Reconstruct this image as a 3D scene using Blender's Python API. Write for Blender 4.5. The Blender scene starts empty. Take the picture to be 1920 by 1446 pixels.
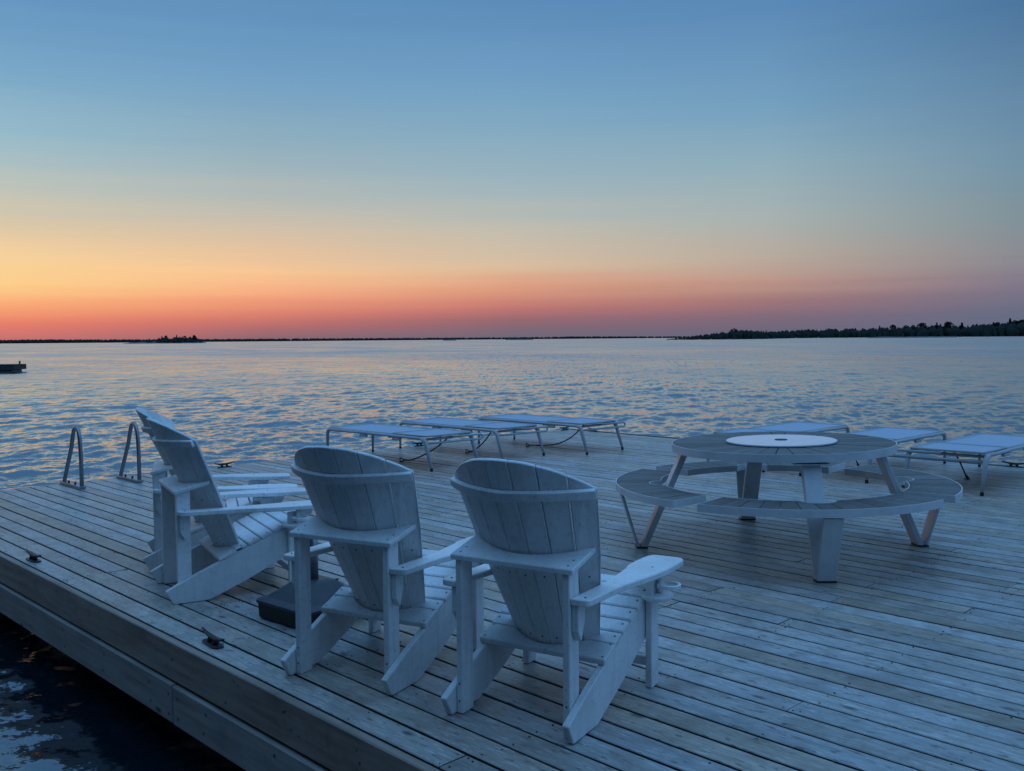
import bpy, bmesh, math, random
import numpy as np
from mathutils import Vector, Matrix
R = math.radians
random.seed(7); rng = np.random.default_rng(7)
scene = bpy.context.scene
COL = scene.collection

# ------------------------------------------------------------------ camera
# World axes: planks run along Y, across the dock is X, the deck surface is z = 0.
CAM_H = 1.49
YAW, PITCH, ROLL = R(45.6), R(2.85), R(-0.48)
fwd = Vector((math.cos(YAW)*math.cos(PITCH), math.sin(YAW)*math.cos(PITCH), -math.sin(PITCH)))
rt0 = Vector((math.sin(YAW), -math.cos(YAW), 0)); up0 = rt0.cross(fwd)
rt = rt0*math.cos(ROLL) + up0*math.sin(ROLL); up = up0*math.cos(ROLL) - rt0*math.sin(ROLL)
cam_d = bpy.data.cameras.new('camera'); cam = bpy.data.objects.new('camera', cam_d); COL.objects.link(cam)
cam.matrix_world = Matrix(((rt.x, up.x, -fwd.x, 0), (rt.y, up.y, -fwd.y, 0), (rt.z, up.z, -fwd.z, CAM_H), (0, 0, 0, 1)))
cam_d.sensor_width = 36; cam_d.lens = 36*1770/1920
cam_d.clip_start = 0.05; cam_d.clip_end = 20000
scene.camera = cam

# ------------------------------------------------------------------ render / exposure
scene.view_settings.view_transform = 'Standard'; scene.view_settings.look = 'None'
scene.view_settings.exposure = 0; scene.view_settings.gamma = 1
scene.cycles.use_denoising = True
scene.cycles.max_bounces = 6; scene.cycles.diffuse_bounces = 3; scene.cycles.glossy_bounces = 3
scene.cycles.sample_clamp_indirect = 4

# ------------------------------------------------------------------ dusk sky (afterglow, sun already below the horizon)
def lin(c):
    return tuple((v/255/12.92 if v/255 <= .04045 else ((v/255+.055)/1.055)**2.4) for v in c) + (1,)
SUN_AZ = 84
SKY = [  # (degrees away from the sunset, [(elevation in degrees, sRGB)])
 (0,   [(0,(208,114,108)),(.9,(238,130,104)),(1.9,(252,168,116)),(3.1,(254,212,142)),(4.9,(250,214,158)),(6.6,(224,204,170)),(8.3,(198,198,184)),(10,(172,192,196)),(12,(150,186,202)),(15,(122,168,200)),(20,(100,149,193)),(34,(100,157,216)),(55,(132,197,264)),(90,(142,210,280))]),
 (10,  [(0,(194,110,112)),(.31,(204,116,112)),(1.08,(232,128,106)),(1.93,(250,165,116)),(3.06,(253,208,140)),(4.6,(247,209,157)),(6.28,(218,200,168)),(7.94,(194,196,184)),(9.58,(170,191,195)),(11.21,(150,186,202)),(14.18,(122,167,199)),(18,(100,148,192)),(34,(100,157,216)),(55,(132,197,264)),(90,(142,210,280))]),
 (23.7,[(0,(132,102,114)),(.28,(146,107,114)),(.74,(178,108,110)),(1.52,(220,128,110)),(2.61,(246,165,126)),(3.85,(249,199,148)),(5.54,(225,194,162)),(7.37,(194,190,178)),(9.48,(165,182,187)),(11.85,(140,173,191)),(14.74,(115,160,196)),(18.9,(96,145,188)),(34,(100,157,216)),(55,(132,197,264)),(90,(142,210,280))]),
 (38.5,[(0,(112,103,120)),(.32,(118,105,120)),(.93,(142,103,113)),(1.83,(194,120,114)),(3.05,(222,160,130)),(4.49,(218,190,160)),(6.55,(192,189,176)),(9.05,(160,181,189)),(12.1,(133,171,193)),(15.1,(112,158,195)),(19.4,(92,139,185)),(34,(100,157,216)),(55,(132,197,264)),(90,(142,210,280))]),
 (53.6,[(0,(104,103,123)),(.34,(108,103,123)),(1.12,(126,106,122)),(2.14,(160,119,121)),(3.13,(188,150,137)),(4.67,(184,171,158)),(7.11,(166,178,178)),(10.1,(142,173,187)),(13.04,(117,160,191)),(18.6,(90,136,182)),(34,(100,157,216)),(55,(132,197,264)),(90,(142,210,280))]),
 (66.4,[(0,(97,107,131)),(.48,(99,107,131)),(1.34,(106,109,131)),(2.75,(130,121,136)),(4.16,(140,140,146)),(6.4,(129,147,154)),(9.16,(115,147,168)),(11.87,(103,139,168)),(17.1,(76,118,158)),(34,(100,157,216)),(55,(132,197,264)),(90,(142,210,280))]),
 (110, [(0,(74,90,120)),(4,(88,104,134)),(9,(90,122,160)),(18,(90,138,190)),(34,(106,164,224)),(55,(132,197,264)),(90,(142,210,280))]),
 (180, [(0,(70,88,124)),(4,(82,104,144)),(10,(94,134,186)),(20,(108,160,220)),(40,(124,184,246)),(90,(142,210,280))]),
]
world = bpy.data.worlds.new('World'); scene.world = world; world.use_nodes = True
nt = world.node_tree; nt.nodes.clear()
def N(t, typ, **kw):
    n = t.nodes.new(typ)
    for k, v in kw.items(): setattr(n, k, v)
    return n
def math_node(t, op, a, b=None, c=None, clamp=False):
    n = N(t, 'ShaderNodeMath', operation=op, use_clamp=clamp)
    for i, v in enumerate((a, b, c)):
        if v is None: continue
        if isinstance(v, (int, float)): n.inputs[i].default_value = v
        else: t.links.new(v, n.inputs[i])
    return n.outputs[0]
tc = N(nt, 'ShaderNodeTexCoord'); sep = N(nt, 'ShaderNodeSeparateXYZ'); nt.links.new(tc.outputs['Generated'], sep.inputs[0])
X_, Y_, Z_ = sep.outputs
el = math_node(nt, 'MULTIPLY', math_node(nt, 'ARCSINE', math_node(nt, 'ABSOLUTE', Z_)), 2/math.pi)
# faint uneven haze layers
hm = N(nt, 'ShaderNodeMapping'); hm.inputs['Scale'].default_value = (2.2, 2.2, 80); hm.inputs['Rotation'].default_value = (R(.7), R(.5), 0)
nt.links.new(tc.outputs['Generated'], hm.inputs['Vector'])
hn = N(nt, 'ShaderNodeTexNoise'); hn.inputs['Scale'].default_value = 1; hn.inputs['Detail'].default_value = 4; nt.links.new(hm.outputs[0], hn.inputs['Vector'])
el = math_node(nt, 'ADD', el, math_node(nt, 'MULTIPLY', math_node(nt, 'SUBTRACT', hn.outputs['Fac'], .5), math_node(nt, 'MULTIPLY', math_node(nt, 'MINIMUM', el, .04), .34)))
hor = math_node(nt, 'SQRT', math_node(nt, 'ADD', math_node(nt, 'MULTIPLY', X_, X_), math_node(nt, 'ADD', math_node(nt, 'MULTIPLY', Y_, Y_), 1e-8)))
dot = math_node(nt, 'ADD', math_node(nt, 'MULTIPLY', X_, math.cos(R(SUN_AZ))), math_node(nt, 'MULTIPLY', Y_, math.sin(R(SUN_AZ))))
cosd = math_node(nt, 'MINIMUM', math_node(nt, 'MAXIMUM', math_node(nt, 'DIVIDE', dot, hor), -.9999), .9999)
delta = math_node(nt, 'MULTIPLY', math_node(nt, 'ARCCOSINE', cosd), 180/math.pi)
prev = None
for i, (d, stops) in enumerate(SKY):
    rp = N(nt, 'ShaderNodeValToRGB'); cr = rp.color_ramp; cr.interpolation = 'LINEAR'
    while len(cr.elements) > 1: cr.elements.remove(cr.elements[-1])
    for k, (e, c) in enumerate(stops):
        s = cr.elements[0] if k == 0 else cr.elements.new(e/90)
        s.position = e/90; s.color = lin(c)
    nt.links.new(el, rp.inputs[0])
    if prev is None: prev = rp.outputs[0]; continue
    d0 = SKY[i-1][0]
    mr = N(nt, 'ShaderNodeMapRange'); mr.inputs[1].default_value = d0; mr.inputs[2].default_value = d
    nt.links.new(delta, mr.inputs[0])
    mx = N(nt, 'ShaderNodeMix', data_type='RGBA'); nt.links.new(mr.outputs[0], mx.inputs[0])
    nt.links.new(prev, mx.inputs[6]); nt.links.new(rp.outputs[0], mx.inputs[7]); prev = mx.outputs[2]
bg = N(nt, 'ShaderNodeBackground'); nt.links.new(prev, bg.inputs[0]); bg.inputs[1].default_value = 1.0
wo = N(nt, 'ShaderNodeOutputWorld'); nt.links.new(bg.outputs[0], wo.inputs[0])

# ------------------------------------------------------------------ materials
def new_mat(name):
    m = bpy.data.materials.new(name); m.use_nodes = True
    t = m.node_tree; b = t.nodes['Principled BSDF']
    return m, t, b
def noise(t, vec, scale, detail=4, rough=.55, col=False):
    n = N(t, 'ShaderNodeTexNoise'); n.inputs['Scale'].default_value = scale; n.inputs['Detail'].default_value = detail
    n.inputs['Roughness'].default_value = rough
    if vec is not None: t.links.new(vec, n.inputs['Vector'])
    return n.outputs['Color' if col else 'Fac']
def ramp(t, fac, stops):
    rp = N(t, 'ShaderNodeValToRGB'); cr = rp.color_ramp
    while len(cr.elements) > 1: cr.elements.remove(cr.elements[-1])
    for k, (p, c) in enumerate(stops):
        s = cr.elements[0] if k == 0 else cr.elements.new(p)
        s.position = p; s.color = tuple(c) + (1,) if not isinstance(c, (int, float)) else (c, c, c, 1)
    t.links.new(fac, rp.inputs[0]); return rp.outputs[0]
def mix(t, fac, a, b, mode='MIX'):
    m = N(t, 'ShaderNodeMix', data_type='RGBA', blend_type=mode)
    for i, v in ((0, fac), (6, a), (7, b)):
        if isinstance(v, (int, float)): m.inputs[i].default_value = v
        elif isinstance(v, tuple): m.inputs[i].default_value = v + (1,)
        else: t.links.new(v, m.inputs[i])
    return m.outputs[2]
def bump(t, h, strength, dist, b):
    n = N(t, 'ShaderNodeBump'); n.inputs['Strength'].default_value = strength; n.inputs['Distance'].default_value = dist
    t.links.new(h, n.inputs['Height']); t.links.new(n.outputs[0], b.inputs['Normal'])
def mapped(t, scale, rand=True):
    tc = N(t, 'ShaderNodeTexCoord'); v = tc.outputs['Object']
    oi = N(t, 'ShaderNodeObjectInfo')
    if rand:
        k = math_node(t, 'MULTIPLY', oi.outputs['Random'], 91.7)
        va = N(t, 'ShaderNodeVectorMath', operation='ADD'); t.links.new(v, va.inputs[0]); t.links.new(k, va.inputs[1]); v = va.outputs[0]
    mp = N(t, 'ShaderNodeMapping'); mp.inputs['Scale'].default_value = scale; t.links.new(v, mp.inputs['Vector'])
    return mp.outputs[0], v, oi
def wood_mat(name, dark, mid, light, grain, tint=None, knots=True, rough=.62, rnd=.35, blotch=1.0):
    m, t, b = new_mat(name)
    g, v, oi = mapped(t, grain)
    n1 = noise(t, g, 1.0, 7, .62)
    big = noise(t, v, 2.3, 4, .6)
    fine = noise(t, v, 38, 3, .6)
    c = ramp(t, n1, [(.22, dark), (.48, mid), (.72, light)])
    # worn pale and stained patches
    c = mix(t, ramp(t, big, [(.42, 0), (.68, .75*blotch)]), c, mix(t, .5, c, light))
    c = mix(t, ramp(t, noise(t, v, 5.1, 5, .7), [(.56, 0), (.7, .42*blotch)]), c, dark)
    c = mix(t, ramp(t, fine, [(.6, 0), (.75, .3)]), c, light)
    if tint:
        c = mix(t, ramp(t, oi.outputs['Random'], [(.3, 0), (.85, .8)]), c, mix(t, 1.0, c, tint, 'MULTIPLY'))
    hs = N(t, 'ShaderNodeHueSaturation'); t.links.new(c, hs.inputs['Color'])
    t.links.new(math_node(t, 'MULTIPLY_ADD', N_frac(t, oi.outputs['Random'], 7.31), rnd, 1-rnd*.5), hs.inputs['Value'])
    c = hs.outputs[0]
    if knots:
        vo = N(t, 'ShaderNodeTexVoronoi'); mp = N(t, 'ShaderNodeMapping'); mp.inputs['Scale'].default_value = (5.0, 2.2, 5.0) if grain[1] < grain[0] else (2.2, 5, 5)
        t.links.new(v, mp.inputs['Vector']); t.links.new(mp.outputs[0], vo.inputs['Vector']); vo.inputs['Scale'].default_value = 1.0
        k = ramp(t, vo.outputs['Distance'], [(.05, .9), (.11, 0)])
        c = mix(t, k, c, tuple(x*.35 for x in dark))
    t.links.new(c, b.inputs['Base Color'])
    t.links.new(math_node(t, 'MULTIPLY_ADD', n1, .25, rough-.1), b.inputs['Roughness'])
    bump(t, math_node(t, 'ADD', n1, math_node(t, 'MULTIPLY', fine, .4)), .5, .003, b)
    return m
def N_frac(t, v, k):
    return math_node(t, 'FRACT', math_node(t, 'MULTIPLY', v, k))
def plain_mat(name, col, rough=.5, metal=0, var=.12, scale=9, bumpd=0, spec=.5):
    m, t, b = new_mat(name)
    _, v, oi = mapped(t, (1, 1, 1))
    n = noise(t, v, scale, 5, .65)
    lo = tuple(x*(1-var*1.6) for x in col); hi = tuple(min(1, x*(1+var*.6)) for x in col)
    t.links.new(ramp(t, n, [(.3, lo), (.62, hi)]), b.inputs['Base Color'])
    b.inputs['Roughness'].default_value = rough; b.inputs['Metallic'].default_value = metal
    b.inputs['Specular IOR Level'].default_value = spec
    if bumpd: bump(t, n, .4, bumpd, b)
    return m
M = {}
def plank_mat():
    m, t, b = new_mat('weathered_deck_plank')
    g, v, oi = mapped(t, (30, 1.6, 30))
    rnd = oi.outputs['Random']
    grain = noise(t, g, 1.0, 6, .62)
    st = N(t, 'ShaderNodeMapping'); st.inputs['Scale'].default_value = (80, 12, 80); t.links.new(v, st.inputs['Vector'])
    fleck = noise(t, st.outputs[0], 1.0, 4, .68)                      # short flecks of raised pale grain
    s2 = N(t, 'ShaderNodeMapping'); s2.inputs['Scale'].default_value = (55, 13, 55); s2.inputs['Location'].default_value = (3, 8, 1); t.links.new(v, s2.inputs['Vector'])
    nick = noise(t, s2.outputs[0], 1.0, 3, .6)                        # dents and dark nicks
    blot = noise(t, v, 3.4, 5, .65)
    c = ramp(t, grain, [(.25, (.22, .212, .203)), (.5, (.315, .306, .296)), (.75, (.40, .392, .382))])
    c = mix(t, ramp(t, fleck, [(.52, 0), (.62, .62)]), c, (.52, .518, .512))
    c = mix(t, ramp(t, blot, [(.46, 0), (.66, .65)]), c, (.17, .152, .135))
    c = mix(t, ramp(t, nick, [(.60, 0), (.66, .8)]), c, (.11, .10, .092))
    c = mix(t, ramp(t, rnd, [(.25, 0), (.8, .9)]), c, mix(t, 1.0, c, (.95, .81, .67), 'MULTIPLY'))
    hs = N(t, 'ShaderNodeHueSaturation'); t.links.new(c, hs.inputs['Color'])
    t.links.new(math_node(t, 'MULTIPLY_ADD', N_frac(t, rnd, 7.31), .40, 1.04), hs.inputs['Value']); c = hs.outputs[0]
    vo = N(t, 'ShaderNodeTexVoronoi'); mp = N(t, 'ShaderNodeMapping'); mp.inputs['Scale'].default_value = (6.5, 2.6, 6.5)
    t.links.new(v, mp.inputs['Vector']); t.links.new(mp.outputs[0], vo.inputs['Vector']); vo.inputs['Scale'].default_value = 1.0
    c = mix(t, ramp(t, vo.outputs['Distance'], [(.05, .85), (.12, 0)]), c, (.07, .06, .052))
    t.links.new(c, b.inputs['Base Color'])
    t.links.new(math_node(t, 'MULTIPLY_ADD', fleck, .35, .24), b.inputs['Roughness'])
    bump(t, math_node(t, 'ADD', math_node(t, 'MULTIPLY', grain, .6), math_node(t, 'SUBTRACT', fleck, nick)), .6, .003, b)
    return m
M['plank'] = plank_mat()
M['plank_edge'] = plain_mat('gap_shade_plank_edge', (.05, .046, .042), .8, var=.3, scale=12)  # shade of the board gaps, painted onto the plank sides
M['fascia'] = wood_mat('brown_fascia_board', (.13, .10, .08), (.31, .24, .19), (.45, .365, .30), (26, 1.8, 26), rnd=.1)
M['fascia_grey'] = wood_mat('grey_fascia_board', (.17, .15, .132), (.30, .272, .245), (.44, .41, .38), (26, 1.8, 26), rnd=.15)
M['beam'] = plain_mat('dark_wet_timber', (.03, .028, .026), .7, scale=4, var=.3)
M['float'] = plain_mat('black_float_plastic', (.05, .055, .06), .45, var=.3, scale=5)
M['table_slat'] = wood_mat('grey_table_slat', (.085, .077, .070), (.135, .124, .115), (.20, .187, .176), (2.2, 60, 60), knots=False, rnd=.45, rough=.6, blotch=.6)
def paint_mat():
    m, t, b = new_mat('white_chair_paint')
    _, v, oi = mapped(t, (1, 1, 1))
    n = noise(t, v, 4.5, 7, .72); s = noise(t, v, 60, 3, .6)
    def stretched(sc):
        st = N(t, 'ShaderNodeMapping'); st.inputs['Scale'].default_value = sc; t.links.new(v, st.inputs['Vector']); return noise(t, st.outputs[0], 1, 5, .65)
    stn = stretched((46, 46, 3.5)); grainx = stretched((4, 70, 70))
    c = ramp(t, n, [(.25, (.64, .645, .64)), (.5, (.80, .805, .805)), (.7, (.88, .88, .88))])
    c = mix(t, ramp(t, stn, [(.50, 0), (.72, .34)]), c, (.42, .425, .42))          # run-off streaks
    c = mix(t, ramp(t, grainx, [(.52, 0), (.75, .22)]), c, (.50, .50, .495))       # grain showing through
    c = mix(t, ramp(t, s, [(.60, 0), (.70, .42)]), c, (.32, .32, .31))             # specks of dirt and bare wood
    hs = N(t, 'ShaderNodeHueSaturation'); t.links.new(c, hs.inputs['Color'])
    t.links.new(math_node(t, 'MULTIPLY_ADD', N_frac(t, oi.outputs['Random'], 5.77), .14, .93), hs.inputs['Value'])
    t.links.new(hs.outputs[0], b.inputs['Base Color'])
    t.links.new(math_node(t, 'MULTIPLY_ADD', n, .3, .34), b.inputs['Roughness'])
    bump(t, math_node(t, 'ADD', math_node(t, 'ADD', n, grainx), math_node(t, 'MULTIPLY', s, .4)), .35, .002, b)
    return m
M['paint'] = paint_mat()
M['screw'] = plain_mat('rusty_screw_steel', (.10, .095, .09), .55, .3)
M['white_metal'] = plain_mat('white_powder_coat', (.64, .65, .66), .42, var=.10, scale=5)
M['lounger_metal'] = plain_mat('pale_grey_powder_coat', (.46, .475, .49), .4, var=.07, scale=5)
def sling_mat():
    m, t, b = new_mat('white_mesh_sling')
    _, v, oi = mapped(t, (1, 1, 1))
    w = N(t, 'ShaderNodeTexChecker'); w.inputs['Scale'].default_value = 420; t.links.new(v, w.inputs['Vector'])
    w.inputs['Color1'].default_value = (.50, .53, .60, 1); w.inputs['Color2'].default_value = (.40, .43, .51, 1)
    c = mix(t, ramp(t, noise(t, v, 3, 4, .6), [(.35, .25), (.6, 0)]), w.outputs[0], (.42, .46, .54))
    t.links.new(c, b.inputs['Base Color']); b.inputs['Roughness'].default_value = .75
    return m
M['sling'] = sling_mat()
M['cast_iron'] = plain_mat('black_cast_iron', (.035, .035, .038), .45, .2, var=.25, scale=30, bumpd=.001)
M['steel'] = plain_mat('brushed_stainless', (.32, .33, .35), .36, .8, var=.1, scale=14)
M['rubber'] = plain_mat('black_rubber', (.02, .02, .021), .6, var=.2)
M['rope'] = plain_mat('black_rope', (.022, .022, .025), .8, var=.3, scale=120, bumpd=.002)
M['base_dark'] = plain_mat('black_base_tub', (.014, .017, .02), .55, var=.25, scale=6)
M['base_top'] = plain_mat('grey_base_lid', (.055, .06, .068), .45, var=.15, scale=8)
M['disc'] = plain_mat('white_turntable', (.80, .81, .84), .25, var=.07, scale=3)
def leaf_mat(name, col):
    m, t, b = new_mat(name)
    tc = N(t, 'ShaderNodeTexCoord'); n = noise(t, tc.outputs['Object'], .6, 3)
    t.links.new(ramp(t, n, [(.3, tuple(x*.6 for x in col)), (.7, tuple(x*1.3 for x in col))]), b.inputs['Base Color'])
    b.inputs['Roughness'].default_value = .7; b.inputs['Specular IOR Level'].default_value = .0
    return m
M['needles'] = leaf_mat('pine_needles', (.034, .042, .036))
M['bark'] = plain_mat('dark_bark', (.07, .055, .045), .85, scale=2, var=.3)
M['rock'] = plain_mat('shore_rock', (.10, .095, .09), .8, scale=.12, var=.35)
def water_mat():
    m, t, b = new_mat('lake_water')
    b.inputs['Base Color'].default_value = (.008, .018, .027, 1); b.inputs['IOR'].default_value = 1.5
    geo = N(t, 'ShaderNodeNewGeometry'); acc = geo.outputs['Normal']
    # waves too small or too far to be modelled widen the reflection instead; gusts roughen it in patches
    ln = N(t, 'ShaderNodeVectorMath', operation='LENGTH'); t.links.new(geo.outputs['Position'], ln.inputs[0])
    lg = math_node(t, 'LOGARITHM', ln.outputs['Value'], 10)
    far = N(t, 'ShaderNodeMapRange', interpolation_type='SMOOTHSTEP'); t.links.new(lg, far.inputs[0])
    far.inputs[1].default_value = 1.1; far.inputs[2].default_value = 2.4; far.inputs[3].default_value = .10; far.inputs[4].default_value = .23
    gm = N(t, 'ShaderNodeMapping'); gm.inputs['Scale'].default_value = (.05, .03, 1); gm.inputs['Rotation'].default_value = (0, 0, R(-45)); t.links.new(geo.outputs['Position'], gm.inputs['Vector'])
    gust = noise(t, gm.outputs[0], 1, 11, .80)
    rough = math_node(t, 'MULTIPLY', far.outputs[0], math_node(t, 'MAXIMUM', math_node(t, 'MULTIPLY_ADD', gust, 3.0, -.55), .25))
    vr = N(t, 'ShaderNodeVectorRotate', rotation_type='Z_AXIS'); vr.inputs['Angle'].default_value = -R(40); t.links.new(geo.outputs['Position'], vr.inputs['Vector'])
    def band(a0, a1, b0, b1):          # weight by distance over log10(metres)
        w = None
        for lo, hi, inv in ((a0, a1, False), (b0, b1, True)):
            if lo is None: continue
            r_ = N(t, 'ShaderNodeMapRange'); t.links.new(lg, r_.inputs[0]); r_.inputs[1].default_value = lo; r_.inputs[2].default_value = hi
            r_.inputs[3].default_value = 1 if inv else 0; r_.inputs[4].default_value = 0 if inv else 1
            w = r_.outputs[0] if w is None else math_node(t, 'MULTIPLY', w, r_.outputs[0])
        return w
    wl = N(t, 'ShaderNodeMapping'); wl.inputs['Scale'].default_value = (.018, .05, 1); t.links.new(vr.outputs[0], wl.inputs['Vector'])
    wind = ramp(t, noise(t, wl.outputs[0], 1, 3, .6), [(.34, .45), (.62, 1.25)])        # wind lanes
    # waves run in towards the dock: their steeper faces look this way, more so where they are too far off to be modelled
    bw = band(1.0, 1.7, None, 0)
    bv = N(t, 'ShaderNodeVectorMath', operation='SCALE'); bv.inputs[0].default_value = (-.71, -.70, 0); t.links.new(math_node(t, 'MULTIPLY', bw, .036), bv.inputs['Scale'])
    ba = N(t, 'ShaderNodeVectorMath', operation='ADD'); t.links.new(acc, ba.inputs[0]); t.links.new(bv.outputs[0], ba.inputs[1]); acc = ba.outputs[0]
    # the strip between the dock and the home shore lies sheltered
    sp = N(t, 'ShaderNodeSeparateXYZ'); t.links.new(geo.outputs['Position'], sp.inputs[0])
    sh = N(t, 'ShaderNodeMapRange'); t.links.new(sp.outputs[0], sh.inputs[0]); sh.inputs[1].default_value = 1.8; sh.inputs[2].default_value = 3.2; sh.inputs[3].default_value = .8
    lanes = math_node(t, 'MULTIPLY', sh.outputs[0], wind)
    for sx, sy, amp, det, off, bd in ((20, 15, .22, 4, 2, (None, 0, 1.2, 1.7)), (11, 6.5, .21, 5, 9, (None, 0, 1.4, 2.0)), (2.6, 1.8, .11, 6, 0, (None, 0, 1.4, 2.0)),
                                      (1.1, 5.0, .24, 6, 4, (1.1, 1.5, 2.0, 2.5)), (.16, 2.4, .23, 7, 6, (1.65, 2.05, 3.2, 3.8))):
        mp = N(t, 'ShaderNodeMapping'); mp.inputs['Scale'].default_value = (sx, sy, 1); mp.inputs['Location'].default_value = (off, off*2, off)
        t.links.new(vr.outputs[0], mp.inputs['Vector'])
        c = noise(t, mp.outputs[0], 1, det, .74, col=True)
        q = N(t, 'ShaderNodeVectorMath', operation='SUBTRACT'); t.links.new(c, q.inputs[0]); q.inputs[1].default_value = (.5, .5, .5)
        k = N(t, 'ShaderNodeVectorMath', operation='MULTIPLY'); t.links.new(q.outputs[0], k.inputs[0]); k.inputs[1].default_value = (amp*2, amp*2, 0)
        k2 = N(t, 'ShaderNodeVectorMath', operation='SCALE'); t.links.new(k.outputs[0], k2.inputs[0]); t.links.new(math_node(t, 'MULTIPLY', band(*bd), lanes), k2.inputs['Scale'])
        a = N(t, 'ShaderNodeVectorMath', operation='ADD'); t.links.new(acc, a.inputs[0]); t.links.new(k2.outputs[0], a.inputs[1]); acc = a.outputs[0]
    nn = N(t, 'ShaderNodeVectorMath', operation='NORMALIZE'); t.links.new(acc, nn.inputs[0])
    gl = N(t, 'ShaderNodeBsdfGlossy'); gl.inputs['Color'].default_value = (.82, .85, .88, 1)
    for sh_ in (b, gl): t.links.new(nn.outputs[0], sh_.inputs['Normal']); t.links.new(rough, sh_.inputs['Roughness'])
    lw = N(t, 'ShaderNodeLayerWeight'); lw.inputs['Blend'].default_value = .5; t.links.new(nn.outputs[0], lw.inputs['Normal'])
    mx = N(t, 'ShaderNodeMixShader'); t.links.new(math_node(t, 'MULTIPLY_ADD', math_node(t, 'POWER', lw.outputs['Facing'], 3), .50, .10), mx.inputs[0])
    t.links.new(b.outputs[0], mx.inputs[1]); t.links.new(gl.outputs[0], mx.inputs[2])
    t.links.new(mx.outputs[0], t.nodes['Material Output'].inputs['Surface'])
    return m
M['water'] = water_mat()

# ------------------------------------------------------------------ mesh helpers
def tag(o, label=None, cat=None, group=None, kind=None):
    if label: o['label'] = label
    if cat: o['category'] = cat
    if group: o['group'] = group
    if kind: o['kind'] = kind
    return o
def empty(name, loc=(0, 0, 0), rz=0):
    o = bpy.data.objects.new(name, None); COL.objects.link(o); o.empty_display_size = .1
    o.location = loc; o.rotation_euler = (0, 0, rz); return o
class MB:
    def __init__(s): s.v = []; s.f = []
    def add(s, v, f):
        k = len(s.v); s.v += [tuple(p) for p in v]; s.f += [tuple(i+k for i in q) for q in f]; return s
    def box(s, x0, x1, y0, y1, z0, z1):
        return s.add([(x0,y0,z0),(x1,y0,z0),(x1,y1,z0),(x0,y1,z0),(x0,y0,z1),(x1,y0,z1),(x1,y1,z1),(x0,y1,z1)],
                     [(3,2,1,0),(4,5,6,7),(0,1,5,4),(1,2,6,5),(2,3,7,6),(3,0,4,7)])
    def hexa(s, bot, top):           # four bottom points, four top points, both counter-clockwise from above
        return s.add(list(bot)+list(top), [(3,2,1,0),(4,5,6,7),(0,1,5,4),(1,2,6,5),(2,3,7,6),(3,0,4,7)])
    def prism(s, pts, off):          # polygon (3-D points) pushed along a vector
        n = len(pts); off = Vector(off)
        a = [Vector(p) for p in pts]; b = [p+off for p in a]
        return s.add(a+b, [tuple(range(n))[::-1], tuple(range(n, 2*n))] + [(i, (i+1) % n, n+(i+1) % n, n+i) for i in range(n)])
    def tube(s, path, rad, seg=8, sq=1.0, cap=True):
        P = [Vector(p) for p in path]; n = len(P); rad = rad if isinstance(rad, (list, tuple)) else [rad]*n
        k = len(s.v); ref = None
        for i, p in enumerate(P):
            d = (P[min(i+1, n-1)]-P[max(i-1, 0)]).normalized()
            if ref is None: ref = Vector((0, 0, 1)) if abs(d.z) < .9 else Vector((1, 0, 0))
            u = (ref-d*ref.dot(d)).normalized(); w = d.cross(u); ref = u
            for j in range(seg):
                a = 2*math.pi*j/seg; s.v.append(tuple(p+(u*math.cos(a)*sq+w*math.sin(a))*rad[i]))
        for i in range(n-1):
            for j in range(seg):
                a = k+i*seg+j; b = k+i*seg+(j+1) % seg; s.f.append((a, b, b+seg, a+seg))
        if cap:
            s.f.append(tuple(k+j for j in range(seg))[::-1]); s.f.append(tuple(k+(n-1)*seg+j for j in range(seg)))
        return s
    def cyl(s, c, r, h, seg=16): return s.tube([c, (c[0], c[1], c[2]+h)], r, seg)
    def build(s, name, mat, parent=None, bevel=0, smooth=False, seg=1):
        me = bpy.data.meshes.new(name); bm = bmesh.new()
        vs = [bm.verts.new(p) for p in s.v]
        for f in s.f:
            try: bm.faces.new([vs[i] for i in f])
            except ValueError: pass
        bmesh.ops.recalc_face_normals(bm, faces=bm.faces)
        if bevel:
            ed = [e for e in bm.edges if len(e.link_faces) == 2 and e.calc_face_angle(0) > .5]
            bmesh.ops.bevel(bm, geom=ed, offset=bevel, offset_type='OFFSET', segments=seg, profile=.5, affect='EDGES', clamp_overlap=True)
        bm.to_mesh(me); bm.free()
        if smooth: me.shade_smooth()
        me.materials.append(M[mat] if isinstance(mat, str) else mat)
        o = bpy.data.objects.new(name, me); COL.objects.link(o); o.parent = parent; return o
def copy_tree(o, parent=None):
    c = o.copy(); COL.objects.link(c); c.parent = parent
    for ch in list(o.children): copy_tree(ch, c)
    return c
def mesh_np(name, V, F, mat, smooth=True):
    me = bpy.data.meshes.new(name); me.vertices.add(len(V)); me.vertices.foreach_set('co', np.asarray(V, np.float32).ravel())
    F = np.asarray(F, np.int32); k = F.shape[1]
    me.loops.add(F.size); me.loops.foreach_set('vertex_index', F.ravel())
    me.polygons.add(len(F)); me.polygons.foreach_set('loop_start', np.arange(0, F.size, k, dtype=np.int32))
    me.polygons.foreach_set('loop_total', np.full(len(F), k, np.int32))
    me.update(calc_edges=True); me.validate()
    if smooth: me.shade_smooth()
    me.materials.append(M[mat]); o = bpy.data.objects.new(name, me); COL.objects.link(o); return o

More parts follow.
